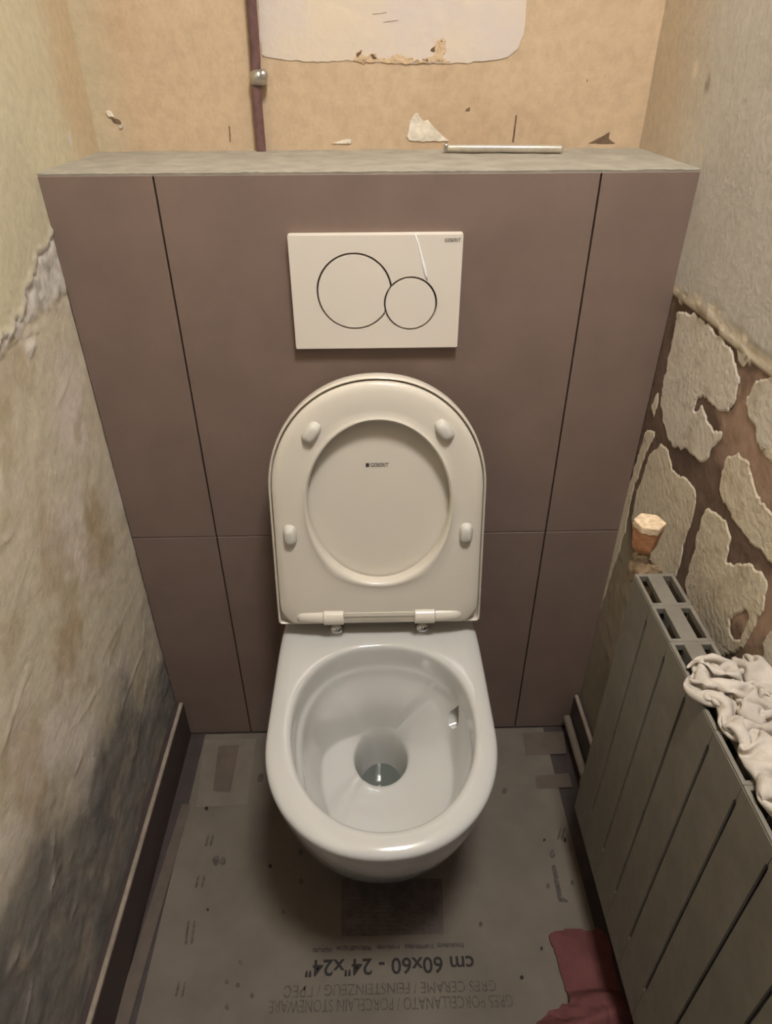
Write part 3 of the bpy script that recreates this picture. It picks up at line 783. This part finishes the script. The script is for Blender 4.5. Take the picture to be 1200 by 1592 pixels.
# lower return valve and pipe
heat = thing('heating_pipe', (.418, -.14, 0), 'grey heating pipe running low along the right baseboard to the radiator', 'pipe')
bm = bmesh.new(); tube(bm, [(.4205, -.012, .046), (.4205, -.20, .044), (.418, -.222, .046), (.408, -.24, .06), (.398, -.25, .09), (.384, -.254, .125), (.378, -.255, .162)], .0085, 14)
setp(obj('pipe_tube', bm, MT['radcore'], None, True, 60), heat)
bm = bmesh.new(); tube(bm, [(.378, -.255, .162), (.377, -.258, .178), (.3755, -.270, .186), (.3745, RY0+.003, .186)], .0105, 14)
setp(obj('pipe_elbow', bm, MT['brass'], None, True, 60), heat)
bm = bmesh.new(); lathe(bm, [(.010, 0), (.0155, .001), (.0155, .016), (.010, .018)], (.3745, RY0+.004, .186), (0, 1, 0), 6)
setp(obj('pipe_nut', bm, MT['brass']), heat)

# ------------------------------------------------------------------ cardboard on the floor
card = tag(obj('cardboard_sheet', bx((-.392, YF+.12, .0), (.374, -.004, .004), .001, 1), MT['card']), 'flattened tile carton spread over the floor with upside down printing', 'cardboard')
CZ = .0043
def fpx(x, y): return px(x, y, 2, CZ)
def floor_piece(name, pts, m_, th=.0003, amp=.0, seed=0, lab=None):
    bm = bmesh.new(); P = [(fpx(*p).x, fpx(*p).y) for p in pts]
    if amp: P = rough_outline(P, .004, amp, seed)
    slab(bm, [P], lambda u, v, h: (u, v, .0040 + h), th)
    o = obj(name, bm, MT[m_], card)
    if lab: o['label'] = lab
    return o
floor_piece('tape_strip', [(283, 1250), (297, 1250), (200, 1592), (172, 1600)], 'tape', .0004)
floor_piece('tape_strip', [(340, 1160), (372, 1158), (358, 1232), (331, 1230)], 'tape', .0006)
floor_piece('tape_strip', [(318, 1150), (398, 1148), (384, 1250), (305, 1255)], 'tapelight', .0003)
floor_piece('tape_strip', [(812, 1140), (876, 1137), (880, 1172), (818, 1174)], 'tape', .0006)
floor_piece('tape_strip', [(832, 1206), (884, 1202), (890, 1224), (834, 1226)], 'tape', .0006)
floor_piece('printed_block', [(531, 1366), (687, 1366), (690, 1452), (530, 1456)], 'print', .0003, .0, 0, 'dark printed block of fine lines')
for k in range(9):
    y = 1392 + k*6.6; random.seed(k); x0 = 536 + random.random()*30; x1 = 684 - random.random()*50
    floor_piece('printed_line', [(x0, y), (x1, y), (x1, y+1.6), (x0, y+1.6)], 'cardinkgrey', .0005)
def floor_text(body, x0, y0, x1, y1, hpx, m_, bold=0.0):
    A, B = fpx(x0, y0), fpx(x1, y1); wv = (A-B).length; mid = (A+B)/2
    ux = (A-B).normalized(); uy = Vector((-ux.y, ux.x, 0))
    hv = (fpx((x0+x1)/2, (y0+y1)/2-hpx/2) - fpx((x0+x1)/2, (y0+y1)/2+hpx/2)).length
    me = text_mesh(body, hv, wv, bold)
    # upside down for the viewer: the text's right is the photo's left
    for v in me.vertices: v.co = Vector((mid.x, mid.y, CZ+.0004)) + ux*v.co.x + uy*v.co.y
    o = link('printed_text', me, MT[m_], card, False); return o
floor_text('cm 60x60 - 24"x24"', 475, 1506, 737, 1499, 27, 'cardink', .014)
floor_text('GRES CERAME / FEINSTEINZEUG / ГРЕС', 441, 1542, 771, 1533, 19, 'cardinkgrey')
floor_text('GRES PORCELLANATO / PORCELAIN STONEWARE', 418, 1566, 797, 1556, 20, 'cardinkgrey')
for x0, x1, y in ((486, 517, 1477), (523, 577, 1474), (586, 621, 1472), (629, 674, 1471), (679, 721, 1469)):
    n = 10; up_ = []; dn = []
    for k in range(n+1):
        random.seed(int(x0)+k); xx = x0 + (x1-x0)*k/n; up_.append((xx, y-2-random.random()*2)); dn.append((xx, y+2+random.random()*2))
    floor_piece('printed_word', up_ + dn[::-1], 'cardinkgrey', .0004)
# paired strokes and smudges printed or smeared on the carton
for i, (x, y, w_, h_) in enumerate([(325, 1307, 12, 20), (311, 1370, 15, 22), (295, 1450, 15, 40), (280, 1538, 16, 26), (872, 1296, 10, 20)]):
    for s in (-1, 1):
        floor_piece('printed_mark', [(x+s*w_*.3-1.5+3, y-h_*.5), (x+s*w_*.3+1.5+3, y-h_*.5), (x+s*w_*.3+2-2, y+h_*.5), (x+s*w_*.3-2-2, y+h_*.5)], 'cardinkgrey', .0004, .0006, i+s)
floor_piece('printed_mark', [(857, 1345), (864, 1345), (874, 1396), (884, 1400), (884, 1404), (868, 1402)], 'cardinkgrey', .0004, .001, 3)
SM = [(321, 1257, 4), (336, 1338, 9), (346, 1340, 7), (323, 1414, 3), (405, 1210, 7), (420, 1346, 4), (467, 1324, 6), (468, 1371, 6), (441, 1418, 5), (374, 1496, 5), (352, 1526, 5), (369, 1532, 5), (392, 1548, 5), (353, 1566, 6), (747, 1437, 5), (846, 1306, 3), (878, 1306, 4), (858, 1328, 7), (852, 1378, 5), (889, 1372, 5), (784, 1229, 6), (842, 1474, 4), (811, 1520, 4)]
for i, (x, y, r) in enumerate(SM):
    random.seed(i); pts = [(x + r*(.6+.6*random.random())*math.cos(2*math.pi*k/9)*.8, y + r*(.6+.7*random.random())*math.sin(2*math.pi*k/9)) for k in range(9)]
    floor_piece('dirt_smudge', pts, 'cardinkgrey' if r > 4 else 'cardink', .0005, .0004, i)

# ------------------------------------------------------------------ cloths
def cloth(name, outline, base, fold, m_, label, cat, res=.0032, thick=.0022):
    """crumpled cloth: grid clipped to an outline, fold(u, v) -> (dx, dy, z)"""
    P = rough_outline(outline, .004, .004, 5.5); xs = [p[0] for p in P]; ys = [p[1] for p in P]
    U = np.arange(min(xs)-res, max(xs)+res, res); V = np.arange(min(ys)-res, max(ys)+res, res)
    bm = bmesh.new(); idx = {}
    for j, y in enumerate(V):
        for i, x in enumerate(U):
            if inpoly(x, y, P):
                dx, dy, z = fold(x, y, min(math.hypot(x-p[0], y-p[1]) for p in P[::2])); idx[i, j] = bm.verts.new((x+dx, y+dy, z))
    for (i, j), v in idx.items():
        q_ = [(i, j), (i+1, j), (i+1, j+1), (i, j+1)]
        if all(k in idx for k in q_): bm.faces.new([idx[k] for k in q_])
    for v in [v for v in bm.verts if not v.link_faces]: bm.verts.remove(v)
    for _ in range(2): bmesh.ops.smooth_vert(bm, verts=[v for v in bm.verts if v.is_boundary], factor=.5, use_axis_x=True, use_axis_y=True, use_axis_z=True)
    o = obj(name, bm, MT[m_], None, True)
    md = o.modifiers.new('thick', 'SOLIDIFY'); md.thickness = thick; md.offset = 1
    s_ = o.modifiers.new('sub', 'SUBSURF'); s_.levels = 1; s_.render_levels = 1
    return tag(o, label, cat)
def ridged(x, y, seed, s):
    n = noise.noise(Vector((x*s, y*s, seed))); return 1 - abs(n)*2
# white rag heaped on the radiator: a small sheet crumpled and dropped by a position based cloth solver
RTZ = RT + .001
def crumple(nu, nv, d, start, collide, steps=110, iters=6, rad=.0062, seed=3):
    P = np.array([[start(i/(nu-1), j/(nv-1)) for i in range(nu)] for j in range(nv)], dtype=np.float64)
    Vv = np.zeros_like(P); idx = np.arange(nu*nv).reshape(nv, nu); con = []
    def addc(A, B, rest, k): con.append((A.ravel(), B.ravel(), rest, k))
    for o_ in (0, 1):
        addc(idx[:, o_:-1:2], idx[:, o_+1::2][:, :idx[:, o_:-1:2].shape[1]], d, 1.0)
        addc(idx[o_:-1:2, :], idx[o_+1::2, :][:idx[o_:-1:2, :].shape[0]], d, 1.0)
    for o_ in (0, 1):
        A = idx[o_:-1:2, :-1]; B = idx[o_+1::2, 1:][:A.shape[0]]; addc(A[:, ::2], B[:, ::2], d*1.414, .6); addc(A[:, 1::2], B[:, 1::2], d*1.414, .6)
        A = idx[o_:-1:2, 1:]; B = idx[o_+1::2, :-1][:A.shape[0]]; addc(A[:, ::2], B[:, ::2], d*1.414, .6); addc(A[:, 1::2], B[:, 1::2], d*1.414, .6)
    for o_ in range(4):
        A = idx[:, o_:-2:4]; addc(A, A+2, 2*d, .10)
        A = idx[o_:-2:4, :]; addc(A, A+2*nu, 2*d, .10)
    X = P.reshape(-1, 3); V_ = Vv.reshape(-1, 3); N_ = nu*nv
    gi, gj = np.meshgrid(np.arange(nu), np.arange(nv)); gi = gi.ravel(); gj = gj.ravel()
    pi = pj = np.zeros(0, int); dt = 1/90
    for st in range(steps):
        V_[:, 2] -= 9.8*dt; V_ *= .93
        old = X.copy(); X += V_*dt
        if st % 4 == 0:
            C = (X/(rad*1.8)).astype(np.int64); C -= C.min(0); key = (C[:, 0]*500 + C[:, 1])*500 + C[:, 2]
            order = np.argsort(key, kind='stable'); ks = key[order]; L1 = []; L2 = []
            for dx in (-1, 0, 1):
                for dy in (-1, 0, 1):
                    for dz in (-1, 0, 1):
                        t_ = key + (dx*500 + dy)*500 + dz
                        lo = np.searchsorted(ks, t_, 'left'); hi = np.searchsorted(ks, t_, 'right'); n_ = hi-lo
                        if n_.sum() == 0: continue
                        src = np.repeat(np.arange(N_), n_); off = np.arange(n_.sum()) - np.repeat(np.cumsum(n_)-n_, n_)
                        L1.append(src); L2.append(order[np.repeat(lo, n_)+off])
            pi = np.concatenate(L1); pj = np.concatenate(L2)
            m_ = (pi < pj) & ((np.abs(gi[pi]-gi[pj]) > 1) | (np.abs(gj[pi]-gj[pj]) > 1)); pi, pj = pi[m_], pj[m_]
        for _ in range(iters):
            for A, B, rest, k in con:
                D_ = X[B]-X[A]; L = np.sqrt((D_*D_).sum(1))+1e-9; c_ = D_*((L-rest)/L*.5*k)[:, None]; X[A] += c_; X[B] -= c_
            D_ = X[pj]-X[pi]; L = np.sqrt((D_*D_).sum(1))+1e-9; m_ = L < rad
            if m_.any():
                c_ = D_[m_]*((L[m_]-rad)/L[m_]*.4)[:, None]
                np.add.at(X, pi[m_], c_*.5); np.add.at(X, pj[m_], -c_*.5)
            collide(X, old)
        V_[:] = (X-old)/dt
        sp_ = np.sqrt((V_*V_).sum(1)); V_ *= np.minimum(1, 1.2/np.maximum(sp_, 1e-6))[:, None]
    return X
def rag_start(u, v):
    x = .342 + .092*u; y = -.468 - .185*v
    n1 = noise.noise(Vector((u*3.2, v*4.1, 4.4))); n2 = noise.noise(Vector((u*7, v*8, 9.1))); n3 = noise.noise(Vector((u*5, v*5, 1.7)))
    return (x + .018*n2 + .012*n3, y + .022*n1 + .01*noise.noise(Vector((u*9, v*7, 6.2))), RTZ + .055 + .055*n1 + .035*n2 + .02*n3)
def rag_hit(X, old):
    on = X[:, 0] > RX0-.03
    low = on & (X[:, 2] < RTZ+.003)
    X[low, 2] = RTZ+.003
    X[low, :2] += (old[low, :2]-X[low, :2])*.7
    np.minimum(X[:, 0], XR-.010, out=X[:, 0])
    np.maximum(X[:, 0], .353 - .034*np.exp(-((X[:, 1]+.506)/.017)**2) + .004*np.sin(X[:, 1]*150), out=X[:, 0])
    np.minimum(X[:, 1], -.463 + .006*np.sin(X[:, 0]*140), out=X[:, 1]); np.maximum(X[:, 1], -.668 + .010*np.sin(X[:, 0]*90), out=X[:, 1])
    np.minimum(X[:, 2], RTZ+.075, out=X[:, 2])
RNU, RNV = 46, 66
RP = crumple(RNU, RNV, .0062, rag_start, rag_hit)
me = bpy.data.meshes.new('cleaning_rag')
me.from_pydata([tuple(p) for p in RP], [], [(j*RNU+i, j*RNU+i+1, (j+1)*RNU+i+1, (j+1)*RNU+i) for j in range(RNV-1) for i in range(RNU-1)])
rag = link('cleaning_rag', me, MT['rag'], None, True)
md = rag.modifiers.new('thick', 'SOLIDIFY'); md.thickness = .0016; md.offset = 0
md = rag.modifiers.new('sub', 'SUBSURF'); md.levels = 2; md.render_levels = 2
tag(rag, 'crumpled white cotton rag heaped on top of the radiator', 'rag')
# red cloth on the floor by the radiator
red_px = [(852, 1446), (880, 1440), (935, 1440), (950, 1452), (960, 1500), (985, 1592), (1000, 1660), (800, 1660), (826, 1600), (845, 1580), (884, 1562), (876, 1540), (868, 1500), (860, 1480), (853, 1472)]
def redpt(p):
    q = px(*p, 2, .012); return (q.x, q.y)
yfold = px(900, 1552, 2, .02).y
def redfold(x, y, d):
    wx = x + .02*fb(x, y, 211, 14, 3); wy = y + .02*fb(x, y, 212, 14, 3)
    f_ = sstep(yfold+.012+.02*fb(x*.6, 0, 215, 9), yfold-.012+.02*fb(x*.6, 0, 215, 9), y)
    a = .4*ridged(wx*.5+wy, wx*.3, 213, 22) + .25*ridged(wx, wy, 214, 45)
    h = .0065 + (.006+.008*f_)*max(0, a)*sstep(0, .02, d) + f_*(.022 + .010*sstep(0, .04, d))
    h += .012*f_*math.exp(-((y-(yfold-.045+.25*(x-.3)))/.010)**2)
    return (.003*fb(x, y, 217, 30), .003*fb(x, y, 218, 30), h)
cloth('floor_cloth', [redpt(p) for p in red_px], 0, redfold, 'pink', 'faded red cloth crumpled on the cardboard below the radiator', 'cloth')
